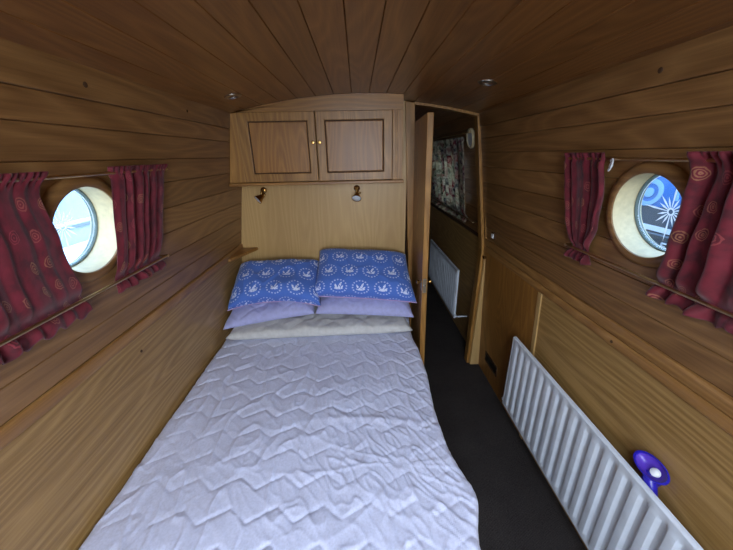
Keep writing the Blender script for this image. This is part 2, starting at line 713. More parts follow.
# ------------------------------------------------------------------ partition (wall_back) behind the bed
bm = bmesh.new()
L = [(-0.985, -FLOOR), (-0.925, -0.66), (WL(-.66) - .01, -0.66), (WL(0.24) - .01, 0.245)]
top = [(x, ZC(x) + 0.006) for x in [-0.74 + i * 0.106 for i in range(11)]]
R_ = [(0.345, 0.315), (0.345, -FLOOR)]
prism(bm, L + top + R_, lambda p, t: (p[0], t, p[1]), PY, PY + 0.03)
struct(obj('wall_back', bm, M['ply']))

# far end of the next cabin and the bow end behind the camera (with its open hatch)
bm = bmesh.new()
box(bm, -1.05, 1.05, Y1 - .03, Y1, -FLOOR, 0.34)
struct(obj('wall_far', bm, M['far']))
bm = bmesh.new()
for x0, x1, z0, z1 in ((-1.05, -0.28, -FLOOR, .34), (0.58, 1.05, -FLOOR, .34), (-0.28, 0.58, -FLOOR, -0.75)):
    box(bm, x0, x1, Y0 - .03, Y0, z0, z1)
struct(obj('wall_stern', bm, M['wall']))

# ------------------------------------------------------------------ door frame and door
fr = sempty('door_1', (0.38, PY, -FLOOR))
LX = lambda z: 0.322 + (0.31 - z) * 0.045          # the frame's left post leans a hair
bm = bmesh.new()
zs = (-FLOOR, 0.311)
quadbox(bm, [(LX(zs[0]), PY - .02, zs[0]), (LX(zs[0]) + .062, PY - .02, zs[0]), (LX(zs[0]) + .062, PY + .06, zs[0]), (LX(zs[0]), PY + .06, zs[0]),
             (LX(zs[1]), PY - .02, zs[1] + .008), (LX(zs[1]) + .062, PY - .02, zs[1] - .002), (LX(zs[1]) + .062, PY + .06, zs[1] - .002), (LX(zs[1]), PY + .06, zs[1] + .008)])
obj('door_post', bm, M['oakz'], fr, bevel=.003)
bm = bmesh.new()
hp = [(0.382, ZC(.382) - .002), (0.5, ZC(.5) - .002), (0.62, ZC(.62) - .002), (0.74, ZC(.74) - .002), (0.818, ZC(.818) - .002)]
prism(bm, hp + [(x, z - .016) for x, z in hp[::-1]], lambda p, t: (p[0], t, p[1]), PY - .02, PY + .05)
obj('door_head', bm, M['oakz'], fr)
# right post, kinked at the gunwale
px = [(0.800, 0.236), (0.935, -0.70), (0.915, -FLOOR)]
bm = bmesh.new()
for (xa, za), (xb, zb) in zip(px, px[1:]):
    quadbox(bm, [(xb, PY - .02, zb), (xb + .022, PY - .02, zb), (xb + .022, PY + .05, zb), (xb, PY + .05, zb),
                 (xa, PY - .02, za), (xa + .022, PY - .02, za), (xa + .022, PY + .05, za), (xa, PY + .05, za)])
obj('door_post', bm, M['oakz'], fr, bevel=.003)
bm = bmesh.new()
quadbox(bm, [(0.952, PY - .05, -.69), (0.985, PY - .05, -.69), (0.985, PY - .028, -.69), (0.952, PY - .028, -.69),
             (0.838, PY - .05, .20), (0.858, PY - .05, .20), (0.858, PY - .028, .20), (0.838, PY - .028, .20)])
obj('stop_strip', bm, M['oakz'], fr, bevel=.004)
bm = bmesh.new()
quadbox(bm, [(0.936, PY - .045, -FLOOR), (1.015, PY - .045, -FLOOR), (1.015, PY + .02, -FLOOR), (0.936, PY + .02, -FLOOR),
             (0.956, PY - .045, -.735), (1.0, PY - .045, -.70), (1.0, PY + .02, -.70), (0.956, PY + .02, -.735)])
obj('lower_board', bm, M['ply'], fr, bevel=.006)
# partition fill between board and hull
bm = bmesh.new()
quadbox(bm, [(0.93, PY, -FLOOR), (1.06, PY, -FLOOR), (1.06, PY + .03, -FLOOR), (0.93, PY + .03, -FLOOR),
             (0.95, PY, -.69), (1.06, PY, -.69), (1.06, PY + .03, -.69), (0.95, PY + .03, -.69)])
quadbox(bm, [(0.95, PY, -.69), (1.0, PY, -.69), (1.0, PY + .03, -.69), (0.95, PY + .03, -.69),
             (0.818, PY, .236), (0.87, PY, .236), (0.87, PY + .03, .236), (0.818, PY + .03, .236)])
obj('post_packing', bm, M['oakz'], fr)
bm = bmesh.new()
lathe(bm, [(0, -.02), (.006, -.02), (.006, 0), (.012, .004), (.013, .014), (.008, .022), (0, .024)], (0.945, PY - .05, -.745), (0, -1, 0), 20)
obj('bolt_knob', bm, M['brass'], fr, smooth=True)

# door leaf, open along the side of the bed
dl = bpy.data.objects.new('door_leaf', None)
COL.objects.link(dl)
dl.parent = fr
bm = bmesh.new()
H = (0.388, 2.275)
E_ = (0.366, 1.78)
dx = 0.034
zb, zt = -FLOOR + .012, 0.196


def leaf(lo, hi, s0, s1, x0, x1, z0, z1):
    """box on the leaf: s along hinge->edge 0..1, x thickness"""
    def q(s, x, z):
        lean = (0.196 - z) * 0.014
        return (H[0] + (E_[0] - H[0]) * s + x + lean, H[1] + (E_[1] - H[1]) * s, z)
    return quadbox(lo, [q(s1, x0, z0), q(s1, x1, z0), q(s0, x1, z0), q(s0, x0, z0), q(s1, x0, z1), q(s1, x1, z1), q(s0, x1, z1), q(s0, x0, z1)])


fr_dummy = None
leaf(bm, None, 0, 1, 0, dx, zb, zt)
leafo = obj('leaf', bm, M['oakz'], fr, bevel=.003)
bpy.data.objects.remove(dl)
bm = bmesh.new()
leaf(bm, None, .995, 1.004, .006, dx - .006, -.815, -.72)
leaf(bm, None, .90, 1.004, -.002, .0, -.80, -.735)
obj('latch_plate', bm, M['steel'], leafo, bevel=.001)
bm = bmesh.new()
ey = 1.80
for sgn, x0 in ((-1, .368 + .013), (1, .368 + dx + .013)):
    lathe(bm, [(0, 0), (.006, 0), (.006, .012), (.012, .015), (.014, .024), (.009, .03), (0, .031)], (x0, ey + .012, -.752), (sgn, 0, 0), 20)
obj('door_knob', bm, M['brass'], leafo, smooth=True)
bm = bmesh.new()
lathe(bm, [(0, 0), (.009, 0), (.009, .006), (.006, .01), (0, .011)], (.366 + .013 + dx / 2, 1.779, -.768), (0, -1, 0), 16)
obj('latch_bolt', bm, M['steel'], leafo, smooth=True)

# ------------------------------------------------------------------ portholes
GO = 0.067     # glass set back from the wall face


def porthole(name, P, N, rot):
    w_ = sempty(name, P)
    out = -N
    bm = bmesh.new()
    lathe(bm, [(.128, -.012), (.128, .016), (.134, .019), (.150, .017), (.159, .010), (.161, .0015), (.161, -.0005)], P, N, 72, closed=True)
    obj('trim_ring', bm, M['wall'], w_, smooth=True)
    bm = bmesh.new()
    lathe(bm, [(.127, .012), (.127, -.085), (.137, -.085), (.137, .0)], P, N, 72, closed=True)
    obj('liner', bm, M['liner'], w_, smooth=True)
    bm = bmesh.new()
    lathe(bm, [(.1265, -GO + .006), (.1245, -GO + .006), (.1225, -GO + .003), (.1225, -GO - .012), (.1265, -GO - .012)], P, N, 72, closed=True)
    obj('gasket', bm, M['rubber'], w_, smooth=True)
    bm = bmesh.new()
    lathe(bm, [(0, -GO - .004), (.122, -GO - .004), (.122, -GO), (0, -GO)], P, N, 72)
    gl = obj('glass', bm, M['glass'], w_)
    # etched star: thin raised rays
    C0 = Vector(P) + N * (-GO + .0008)
    u = Vector((0, 1, 0))
    v = N.cross(u).normalized()
    if v.z < 0:
        v = -v
    bm = bmesh.new()
    for i in range(16):
        a = 2 * PI * i / 16 + rot
        ln = (.095, .046, .060, .046)[i % 4]
        d = u * math.cos(a) + v * math.sin(a)
        e = -u * math.sin(a) + v * math.cos(a)
        wd = .0050
        p = [C0 + d * .011 - e * .001, C0 + d * (.6 * ln) - e * wd * .6, C0 + d * ln, C0 + d * (.6 * ln) + e * wd * .6, C0 + d * .011 + e * .001]
        prism(bm, p, lambda q, t: q + N * t, 0, .0004)
    lathe(bm, [(.007, 0), (.012, 0), (.012, .0004), (.007, .0004)], C0, N, 24, closed=True)
    lathe(bm, [(.1145, 0), (.117, 0), (.117, .0004), (.1145, .0004)], C0, N, 64, closed=True)
    obj('etched_star', bm, M['etch'], gl)
    return w_


porthole('window_1', PL, NL, 0.1)
porthole('window_2', PR, NR, 0.1)

# window of the far cabin
w3 = sempty('window_3', (WR(-.2), 3.16, -.42))
bm = bmesh.new()
for y0, y1, z0, z1 in ((2.70, 2.74, -.44, .07), (3.58, 3.62, -.44, .07), (2.74, 3.58, -.44, -.40), (2.74, 3.58, .03, .07)):
    quadbox(bm, [(WR(z0, .01), y0, z0), (WR(z0, -.05), y0, z0), (WR(z0, -.05), y1, z0), (WR(z0, .01), y1, z0),
                 (WR(z1, .01), y0, z1), (WR(z1, -.05), y0, z1), (WR(z1, -.05), y1, z1), (WR(z1, .01), y1, z1)])
obj('window_frame', bm, M['trim'], w3)
bm = bmesh.new()
quadbox(bm, [(WR(-.4, -.035), 2.74, -.4), (WR(-.4, -.04), 2.74, -.4), (WR(-.4, -.04), 3.58, -.4), (WR(-.4, -.035), 3.58, -.4),
             (WR(.03, -.035), 2.74, .03), (WR(.03, -.04), 2.74, .03), (WR(.03, -.04), 3.58, .03), (WR(.03, -.035), 3.58, .03)])
obj('glass', bm, M['glass'], w3)

# ------------------------------------------------------------------ overhead cabinet
CF = 2.07     # its front
cab = thing('overhead_cabinet', 'oak overhead cupboard with two panelled doors above the bed', 'cabinet', (-0.26, PY, -0.165))
bm = bmesh.new()
xs = [-0.738 + i * (0.282 + 0.738) / 10 for i in range(11)]
pel = [(-0.738, 0.246)] + [(x, ZC(x) - .001) for x in xs] + [(0.282, 0.246)]
prism(bm, pel, lambda p, t: (p[0], t, p[1]), CF, CF + .02)
obj('pelmet', bm, M['oakx'], cab)
bm = bmesh.new()
prism(bm, [(WL(-.15, .002), -.15), (-.703, -.15), (-.703, .2455), (WL(.2455, .002), .2455)], lambda p, t: (p[0], t, p[1]), CF, CF + .02)
obj('stile', bm, M['oakz'], cab, bevel=.002)
bm = bmesh.new()
prism(bm, [(.219, -.15), (.282, -.15), (.282, .2455), (.219, .2455)], lambda p, t: (p[0], t, p[1]), CF - .002, CF + .02)
box(bm, .236, .250, CF - .006, CF - .001, -.15, .2455)
obj('stile', bm, M['oakz'], cab, bevel=.002)
bm = bmesh.new()
box(bm, .262, .282, CF + .021, PY - .001, -.15, .30)
box(bm, -.80, .262, CF + .021, PY - .001, -.15, -.135)
obj('carcass', bm, M['ply'], cab)
bm = bmesh.new()
prism(bm, [(WL(-.16, .002), -.151), (.292, -.151), (.292, -.170), (WL(-.17, .002), -.170)], lambda p, t: (p[0], t, p[1]), CF - .016, PY - .001)
obj('bottom_ledge', bm, M['oakx'], cab, bevel=.004)


def cab_door(x0, x1, px0, px1, kx, lab):
    z0, z1 = -.147, .2435
    pz0, pz1 = -.10, .196
    f = CF - .018
    bm = bmesh.new()
    # four frame members
    vv = [[[bm.verts.new((x, y, z)) for x, z in lp] for lp in (((x0, z0), (x1, z0), (x1, z1), (x0, z1)), ((px0, pz0), (px1, pz0), (px1, pz1), (px0, pz1)))] for y in (f, CF - .001)]
    for i in range(4):
        j = (i + 1) % 4
        bm.faces.new([vv[0][0][i], vv[0][0][j], vv[0][1][j], vv[0][1][i]])
        bm.faces.new([vv[1][0][i], vv[1][1][i], vv[1][1][j], vv[1][0][j]])
        bm.faces.new([vv[0][0][i], vv[1][0][i], vv[1][0][j], vv[0][0][j]])
        bm.faces.new([vv[0][1][i], vv[0][1][j], vv[1][1][j], vv[1][1][i]])
    dr = obj('door', bm, M['oakz'], cab, bevel=.0025)
    bm = bmesh.new()
    box(bm, px0, px1, f + .009, CF - .002, pz0, pz1)
    obj('groove', bm, M['groove'], dr)
    bm = bmesh.new()
    e = .007
    box(bm, px0 + e, px1 - e, f + .0035, f + .0088, pz0 + e, pz1 - e)
    obj('raised_panel', bm, M['panel'], dr, bevel=.003)
    bm = bmesh.new()
    lathe(bm, [(0, 0), (.009, 0), (.009, .002), (.0045, .004), (.004, .012), (.009, .015), (.0105, .02), (.008, .026), (0, .027)], (kx, f, .075), (0, -1, 0), 24)
    obj('knob', bm, M['brass'], dr, smooth=True)
    return dr


cab_door(-.6985, -.2445, -.638, -.287, -.262, 'left')
cab_door(-.2385, .216, -.187, .165, -.222, 'right')


# ------------------------------------------------------------------ reading lamps
def reading_lamp(x, label, aim, facing, loc_z=-.19):
    t = thing('reading_lamp', label, 'lamp', (x, PY, loc_z - .05))
    bm = bmesh.new()
    lathe(bm, [(0, 0), (.022, 0), (.022, .004), (.014, .010), (0, .012)], (x, PY - .001, loc_z - .03), (0, -1, 0), 28)
    obj('wall_plate', bm, M['brass'], t, smooth=True)
    hc = Vector((x, PY - .075, loc_z - .065))
    bm = bmesh.new()
    tube(bm, [(x, PY - .008, loc_z - .03), (x, PY - .05, loc_z - .028), (x, PY - .07, loc_z - .036), hc], .0065, 12)
    obj('arm', bm, M['brass'], t, smooth=True)
    d = Vector(aim).normalized()
    bm = bmesh.new()
    b0 = hc - d * .03
    lathe(bm, [(0, -.004), (.010, 0), (.013, .012), (.016, .03), (.026, .05), (.033, .066), (.0315, .066), (.024, .05), (.012, .03), (0, .028)], b0, d, 32)
    sh = obj('lamp_shade', bm, M['brass'], t, smooth=True)
    bm = bmesh.new()
    lathe(bm, [(0, .052), (.022, .054), (.029, .060), (.029, .0635), (.02, .067), (0, .069)], b0, d, 32)
    obj('bulb', bm, M['lens'], sh, smooth=True)
    bm = bmesh.new()
    lathe(bm, [(0, 0), (.006, 0), (.006, .008), (.003, .012), (0, .013)], hc + Vector((.016, 0, .008)), (1, 0, .3), 14)
    obj('swivel_screw', bm, M['brass'], t, smooth=True)


reading_lamp(-.665, 'brass reading spotlight under the left cupboard door, turned down to the side', (-.62, -.45, -.5), 'l')
reading_lamp(-.008, 'brass reading spotlight under the right cupboard door showing its pale lens', (-.10, -.62, -.62), 'r')


# ------------------------------------------------------------------ ceiling downlights
def downlight(x, y, label):
    z = ZC(x)
    n = Vector((-2 * .095 * (x - .037) / .78 ** 2, 0, -1)).normalized()
    t = thing('ceiling_downlight', label, 'light', (x, y, z), None)
    bm = bmesh.new()
    lathe(bm, [(.024, -.008), (.024, .003), (.029, .007), (.040, .004), (.043, -.002), (.043, -.008)], (x, y, z), n, 40, closed=True)
    obj('bezel', bm, M['steel'], t, smooth=True)
    bm = bmesh.new()
    lathe(bm, [(0, -.008), (.0235, -.008), (.0235, -.003), (0, .001)], (x, y, z), n, 32)
    obj('lens', bm, M['lensd'], t, smooth=True)


downlight(-.585, 1.72, 'round brass downlight in the ceiling left of the cupboard')
downlight(.584, 1.58, 'round brass downlight in the ceiling near the door frame')


# ------------------------------------------------------------------ curtain rails
def rail(W, sgn, z, y0, y1, off, label, brackets):
    t = thing('curtain_rail', label, 'curtain rail', (W(z), (y0 + y1) / 2, z - .01))
    bm = bmesh.new()
    tube(bm, [(W(z, off), y0, z), (W(z, off), y1, z)], .0048, 12)
    obj('rod', bm, M['rail'], t, smooth=True)
    for y in brackets:
        bm = bmesh.new()
        ax = Vector((1 if sgn < 0 else -1, 0, 0))
        lathe(bm, [(0, 0), (.010, 0), (.010, .003), (.004, .006), (.004, off - .006), (.0065, off - .003), (.0065, off + .005), (0, off + .0065)], (W(z), y, z), ax, 16)
        obj('bracket', bm, M['rail'], t, smooth=True)


rail(WL, -1, -.037, .36, 1.335, .030, 'upper brass curtain rod over the left porthole', (.37, 1.32))
rail(WL, -1, -.372, .36, 1.262, .052, 'lower brass curtain rod holding the left curtains to the wall', (.37, 1.255))
rail(WR, 1, -.028, .34, 1.31, .028, 'upper brass curtain rod over the right porthole', (.35, 1.30))
rail(WR, 1, -.368, .34, 1.258, .042, 'lower brass curtain rod holding the right curtains to the wall', (.35, 1.25))


# ------------------------------------------------------------------ curtains
def curtain(label, W, sgn, yl, yr, zt, zb, folds, amp, off0, off1, seed, m, uvw, hem, nu=150, nv=64, name='curtain', group=None, flare=None, zrail=-.37, edge=None):
    """yl(v), yr(v): the two edges along the boat at v = 0 top .. 1 bottom; off: distance from the wall"""
    rnd = random.Random(seed)
    ph = [rnd.uniform(0, 2 * PI) for _ in range(6)]
    fr_ = [folds, folds * 1.63, folds * .47]
    bm = bmesh.new()
    uvl = bm.loops.layers.uv.new('UVMap')
    G = []
    for j in range(nv + 1):
        v = j / nv
        row = []
        for i in range(nu + 1):
            u = i / nu
            y = yl(v) + (yr(v) - yl(v)) * u
            zlow = zb + hem * (0.5 + .5 * math.sin(2 * PI * folds * u + ph[0])) + (edge(u) if edge else 0)
            z = zt + (zlow - zt) * v
            # fold depth: fine pleats at the heading, broad folds in the drop, pinched at the rail
            s = math.sin(2 * PI * fr_[0] * u + ph[0] + .7 * math.sin(3 * v + ph[3]))
            s2 = math.sin(2 * PI * fr_[1] * u + ph[1] + 1.2 * v)
            s3 = math.sin(2 * PI * folds * 2.6 * u + ph[2])
            head = max(0, 1 - v / .09)
            a = amp * (.75 + .5 * math.sin(5.1 * u + ph[5])) * (0.75 * s + 0.35 * s2 + .25 * math.sin(2 * PI * fr_[2] * u + ph[4]))
            a = a * (1 - head * .6) + head * amp * .45 * s3
            k = math.exp(-((z - zrail) / .022) ** 2)
            o = off0 + (off1 - off0) * v + a
            o = o * (1 - k) + k * min(o, off1 * .62 + a * .15, .034)
            kt = math.exp(-((z - (zt - .022)) / .010) ** 2)
            o -= .004 * kt
            if z < zrail:
                o += a * .5 * min(1, (zrail - z) / .03)
            o = max(o, .004)
            ysh = .35 * a * math.cos(2 * PI * fr_[0] * u)
            row.append(bm.verts.new((W(z, o), y + ysh, z)))
        G.append(row)
    for j in range(nv):
        for i in range(nu):
            f = bm.faces.new([G[j][i], G[j][i + 1], G[j + 1][i + 1], G[j + 1][i]])
            for lp, (uu, vv) in zip(f.loops, ((i, j), (i + 1, j), (i + 1, j + 1), (i, j + 1))):
                lp[uvl].uv = (uu / nu * uvw + seed * .37, -vv / nv * (zt - zb) + seed * .21)
    cz = zb
    o = obj(name, bm, m, smooth='all', origin=(W(zb), (yl(1) + yr(1)) / 2, cz))
    md = o.modifiers.new('thick', 'SOLIDIFY')
    md.thickness = .0016
    tag(o, label, 'curtain', group)
    return o


def pw(pts):
    def f(v):
        for (a, x), (b, y) in zip(pts, pts[1:]):
            if v <= b:
                t = (v - a) / (b - a)
                t = t * t * (3 - 2 * t)
                return x + (y - x) * t
        return pts[-1][1]
    return f


curtain('long burgundy curtain hanging left of the left porthole, nearest the camera', WL, -1,
        pw([(0, .37), (1, .33)]), pw([(0, .812), (.12, .782), (.45, .81), (1, .86)]), -.022, -.435, 10, .013, .036, .04, 3, M['curtain'], .85, .018)
curtain('narrow burgundy curtain right of the left porthole, towards the headboard', WL, -1,
        pw([(0, 1.025), (.1, 1.03), (.5, 1.02), (1, .995)]), pw([(0, 1.325), (.12, 1.30), (.6, 1.27), (.85, 1.245), (1, 1.27)]), -.018, -.425, 6, .011, .036, .04, 5, M['curtain'], .6, .012)
curtain('short burgundy curtain gathered to a point left of the right porthole', WR, 1,
        pw([(0, 1.075), (.3, 1.06), (.6, 1.085), (.88, 1.14), (1, 1.125)]), pw([(0, 1.295), (.3, 1.285), (.6, 1.27), (.88, 1.235), (1, 1.265)]), -.008, -.425, 4, .014, .034, .03, 8, M['curtain'], .46, .008)
curtain('wide burgundy curtain covering the near edge of the right porthole', WR, 1,
        pw([(0, .36), (1, .32)]), pw([(0, .80), (.12, .775), (.3, .785), (.6, .805), (1, .845)]), -.008, -.425, 8, .015, .038, .036, 11, M['curtain'], .85, .016)

# clear curtain hook on the upper right rod
bm = bmesh.new()
pts = [(WR(-.03, .036) + .004 * math.cos(a * .9), 1.052 + .011 * math.cos(a) * (1 - a / 30), -.036 - .0016 * a + .011 * math.sin(a)) for a in [i * .5 for i in range(30)]]
tube(bm, pts, .0022, 8)
tag(obj('curtain_hook', bm, M['lens'], smooth=True, origin=(WR(-.06), 1.05, -.07)), 'small clear curled curtain hook hanging from the upper right rod', 'hook')

# ------------------------------------------------------------------ bed
bed = thing('bed_base', 'wooden box bed base beneath the white mattress', 'bed', (-.3, 1.3, -FLOOR))
bm = bmesh.new()
box(bm, -.915, .295, .37, 2.29, -FLOOR, -1.34)
obj('base_box', bm, M['wall_low'], bed, bevel=.004)
bm = bmesh.new()
box(bm, -.918, .318, .355, 2.29, -1.34, -1.322)
obj('bed_board', bm, M['ply'], bed, bevel=.003)


def ridged(p, s, sx_=1.0, sy_=1.0):
    n_ = noise.noise(Vector((p[0] * s * sx_, p[1] * s * sy_, 3.1)))
    return max(0.0, 1 - abs(n_) * 4.5)


def mattress():
    X0, X1, YA, YB = -.907, .343, .345, 2.282
    nx, ny = 250, 390
    bm = bmesh.new()
    G = []

    def zig(x):
        p_ = .158
        t = ((x + .875) % p_) / p_
        return .050 * (t / .6) if t < .6 else .050 * (1 - (t - .6) / .4)
    for j in range(ny + 1):
        row = []
        y = YA + (YB - YA) * j / ny
        for i in range(nx + 1):
            u = i / nx
            xr = X1 + .010 * math.sin(y * 9 + 1) + .008 * noise.noise(Vector((y * 7, 0, 0))) + (.035 * math.exp(-((y - .74) / .10) ** 2))
            x = X0 + (xr - X0) * u
            wob = .010 * noise.noise(Vector((x * 3, y * 3, 0))) + .003 * noise.noise(Vector((x * 11, y * 11, 4)))
            q = ((y + wob - zig(x + wob)) / .113) % 1.0
            dline = min(q, 1 - q) * .113
            # puffed between stitch lines
            fade = .45 + .55 * max(0, min(1, .5 + 1.6 * noise.noise(Vector((x * 1.7 + 5, y * 1.7, 2)))))
            h = .0068 * (1 - math.exp(-dline / .006)) * fade
            # short cross ticks of stitching on the steep flank
            r = ridged((x, y), 7.5, 1.5, .75) ** 2
            r2 = ridged((x + .7 * y, y - .6 * x), 13, 1.6, .6) ** 2
            dcr = math.hypot(x - .13, y - .86)
            am = math.exp(-(dcr / .45) ** 2)
            ang = math.atan2(y - .86, x - .13)
            rad = max(0, 1 - abs(noise.noise(Vector((math.cos(ang) * 2.6, math.sin(ang) * 2.6, dcr * 2.2)))) * 5) ** 2
            h += .0045 * r + .0035 * r2 * (.4 + am) + .004 * rad * am * min(1, dcr / .06)
            h += .007 * noise.noise(Vector((x * 2.6, y * 2.6, 7))) + .0022 * ridged((x - .3 * y, y + .5 * x), 24, 1.8, .5) ** 2 * (.5 + noise.noise(Vector((x * 5, y * 5, 1))))
            # one long soft crease across the middle
            cy_ = 1.10 - .35 * (x + .1) ** 2
            h += .006 * math.exp(-((y - cy_) / .018) ** 2) * math.exp(-((x - .02) / .3) ** 2)
            # rounded edges
            e = min(x - X0, xr - x)
            ro = .035
            if e < ro:
                h -= ro * .6 * (1 - math.sqrt(max(0, 1 - ((ro - e) / ro) ** 2)))
            e = y - YA
            if e < ro:
                h -= ro * (1 - math.sqrt(max(0, 1 - ((ro - e) / ro) ** 2)))
            row.append(bm.verts.new((x, y, -1.125 + h)))
        G.append(row)
    for j in range(ny):
        for i in range(nx):
            bm.faces.new([G[j][i], G[j][i + 1], G[j + 1][i + 1], G[j + 1][i]])
    # skirt down the four sides
    loop = G[0] + [r[-1] for r in G[1:]] + G[-1][-2::-1] + [r[0] for r in G[-2:0:-1]]
    prev = loop
    cx_, cy2 = (X0 + X1) / 2, (YA + YB) / 2
    for k_, (z, ins) in enumerate(((-1.17, .0), (-1.24, .006), (-1.30, .012), (-1.32, .03))):
        nw = []
        for vtx in loop:
            sx2 = 1 - ins / .6
            nw.append(bm.verts.new((cx_ + (vtx.co.x - cx_) * sx2, cy2 + (vtx.co.y - cy2) * (1 - ins / .95), z)))
        n_ = len(loop)
        for a in range(n_):
            bm.faces.new([prev[a], nw[a], nw[(a + 1) % n_], prev[(a + 1) % n_]])
        prev = nw
    bm.faces.new(prev)
    o = obj('mattress', bm, M['sheet'], smooth='all', origin=((X0 + X1) / 2, (YA + YB) / 2, -1.32))
    tag(o, 'white mattress in a wrinkled cover quilted in zigzags, on the box bed', 'mattress')


mattress()


# ------------------------------------------------------------------ pillows
def pillow(name, label, cat, corners, thick, m, seed, piping=None, group=None, crease=.012, uvs=(.72, .48), quilt=0, power=.42, bulge_lo=.3, nu=70, nv=46, arch=0):
    """cushion stretched between four corner points (near left, near right, far right, far left)"""
    A, B, C_, D = [Vector(c) for c in corners]
    bm = bmesh.new()
    uvl = bm.loops.layers.uv.new('UVMap')
    nrm = (B - A).cross(D - A).normalized()
    if nrm.z < 0:
        nrm = -nrm

    def pt(u, v, side):
        # pinched outline
        cu, cv = 2 * u - 1, 2 * v - 1
        pin = .035
        uu = .5 + .5 * cu * (1 - pin * (1 - cv * cv) * abs(cu) ** 2)
        vv = .5 + .5 * cv * (1 - pin * 1.3 * (1 - cu * cu) * abs(cv) ** 2)
        p = (A * (1 - uu) + B * uu) * (1 - vv) + (D * (1 - uu) + C_ * uu) * vv
        p = p + Vector((0, .6, 1)) * arch * (1 - cu * cu) * (1 - vv)
        h = ((1 - cu ** 4) * (1 - cv ** 4))
        h = max(0, h) ** power
        t = thick * h * (1 - bulge_lo if side > 0 else bulge_lo)
        nn = noise.noise(Vector((p.x * 7 + seed, p.y * 9, p.z * 9)))
        rg = ridged((p.x + seed, p.y + p.z), 9, 1, .7) ** 2
        w_ = crease * h * (nn * .8 + rg * .45)
        if quilt:
            a_ = ((p.x + (p.y + p.z * 1.2)) / quilt) % 1
            b_ = ((p.x - (p.y + p.z * 1.2)) / quilt) % 1
            dl_ = min(a_, 1 - a_, b_, 1 - b_) * quilt
            w_ -= .012 * math.exp(-dl_ / .010) * h
        return p + nrm * side * (t + (w_ if side > 0 else 0))
    def arc(fn, n):
        acc, out, last = 0.0, [0.0], fn(0)
        for q in range(1, n + 1):
            c_ = fn(q / n)
            acc += (c_ - last).length
            last = c_
            out.append(acc)
        return out
    AU = arc(lambda q: pt(q, .5, 1), nu)
    AV = arc(lambda q: pt(.5, q, 1), nv)
    for side in (1, -1):
        G = [[bm.verts.new(pt(i / nu, j / nv, side)) for i in range(nu + 1)] for j in range(nv + 1)]
        for j in range(nv):
            for i in range(nu):
                f = bm.faces.new([G[j][i], G[j][i + 1], G[j + 1][i + 1], G[j + 1][i]][::side])
                for lp in f.loops:
                    pass
                idx = [(i, j), (i + 1, j), (i + 1, j + 1), (i, j + 1)][::side]
                for lp, (a, b) in zip(f.loops, idx):
                    lp[uvl].uv = (AU[a] + seed * .03, AV[b] + seed * .05)
    bmesh.ops.remove_doubles(bm, verts=bm.verts, dist=.0004)
    lo = min(v_.co.z for v_ in bm.verts)
    base = ((A.x + B.x + C_.x + D.x) / 4, (A.y + B.y + C_.y + D.y) / 4, lo)
    o = obj(name, bm, m, smooth='all', origin=base)
    tag(o, label, cat, group)
    if piping:
        b2 = bmesh.new()
        pts = []
        for i in range(61):
            pts.append(pt(i / 60, 0, 1))
        tube(b2, [p_ + Vector((0, -.001, 0)) for p_ in pts], .0035, 8)
        obj('piping', b2, piping, o, smooth=True)
    return o


pillow('folded_quilt', 'cream quilted bolster lying lowest at the head of the mattress', 'quilt',
       [(-.87, 1.735, -1.074), (.33, 1.77, -1.074), (.31, 2.23, -1.068), (-.86, 2.23, -1.068)], .092, M['cream'], 1, quilt=.19, crease=.018, power=.28, bulge_lo=.44)
pillow('pillow', 'lilac quilted pillow under the left blue pillow, against the left wall', 'pillow',
       [(-.905, 1.80, -1.045), (-.315, 1.87, -.985), (-.31, 2.23, -.93), (-.885, 2.22, -.935)], .085, M['lilac'], 2, quilt=.2, crease=.016, power=.4, bulge_lo=.15)
pillow('pillow', 'lilac pillow under the right blue pillow, beside the open door', 'pillow',
       [(-.31, 1.87, -.985), (.35, 1.84, -1.02), (.33, 2.24, -.93), (-.30, 2.24, -.93)], .085, M['lilac'], 4, crease=.014, power=.4, bulge_lo=.15)
pillow('pillow', 'blue print pillow on the left, slumped and partly under its neighbour', 'pillow',
       [(-.905, 1.915, -.965), (-.27, 1.895, -.945), (-.30, 2.25, -.745), (-.885, 2.235, -.75)], .13, M['pblue'], 6, piping=M['piping'], uvs=(.66, .42), crease=.020, bulge_lo=.15, arch=.035)
pillow('pillow', 'blue print pillow on the right, plump with pink piping, beside the open door', 'pillow',
       [(-.330, 1.955, -.895), (.375, 1.89, -.935), (.345, 2.255, -.71), (-.30, 2.26, -.665)], .14, M['pblue'], 9, piping=M['piping'], uvs=(.68, .43), crease=.014, bulge_lo=.15)

# small corner shelf on the gunwale in front of the headboard
bm = bmesh.new()
prism(bm, [(-.905, 2.02), (-.87, 2.02), (-.765, PY - .001), (-.905, PY - .001)], lambda p, t: (p[0], p[1], t), -.655, -.632)
tag(obj('corner_shelf', bm, M['oakx'], bevel=.004, origin=(-.87, 2.25, -.655)), 'small tapered oak shelf in the corner between left wall and headboard', 'shelf')


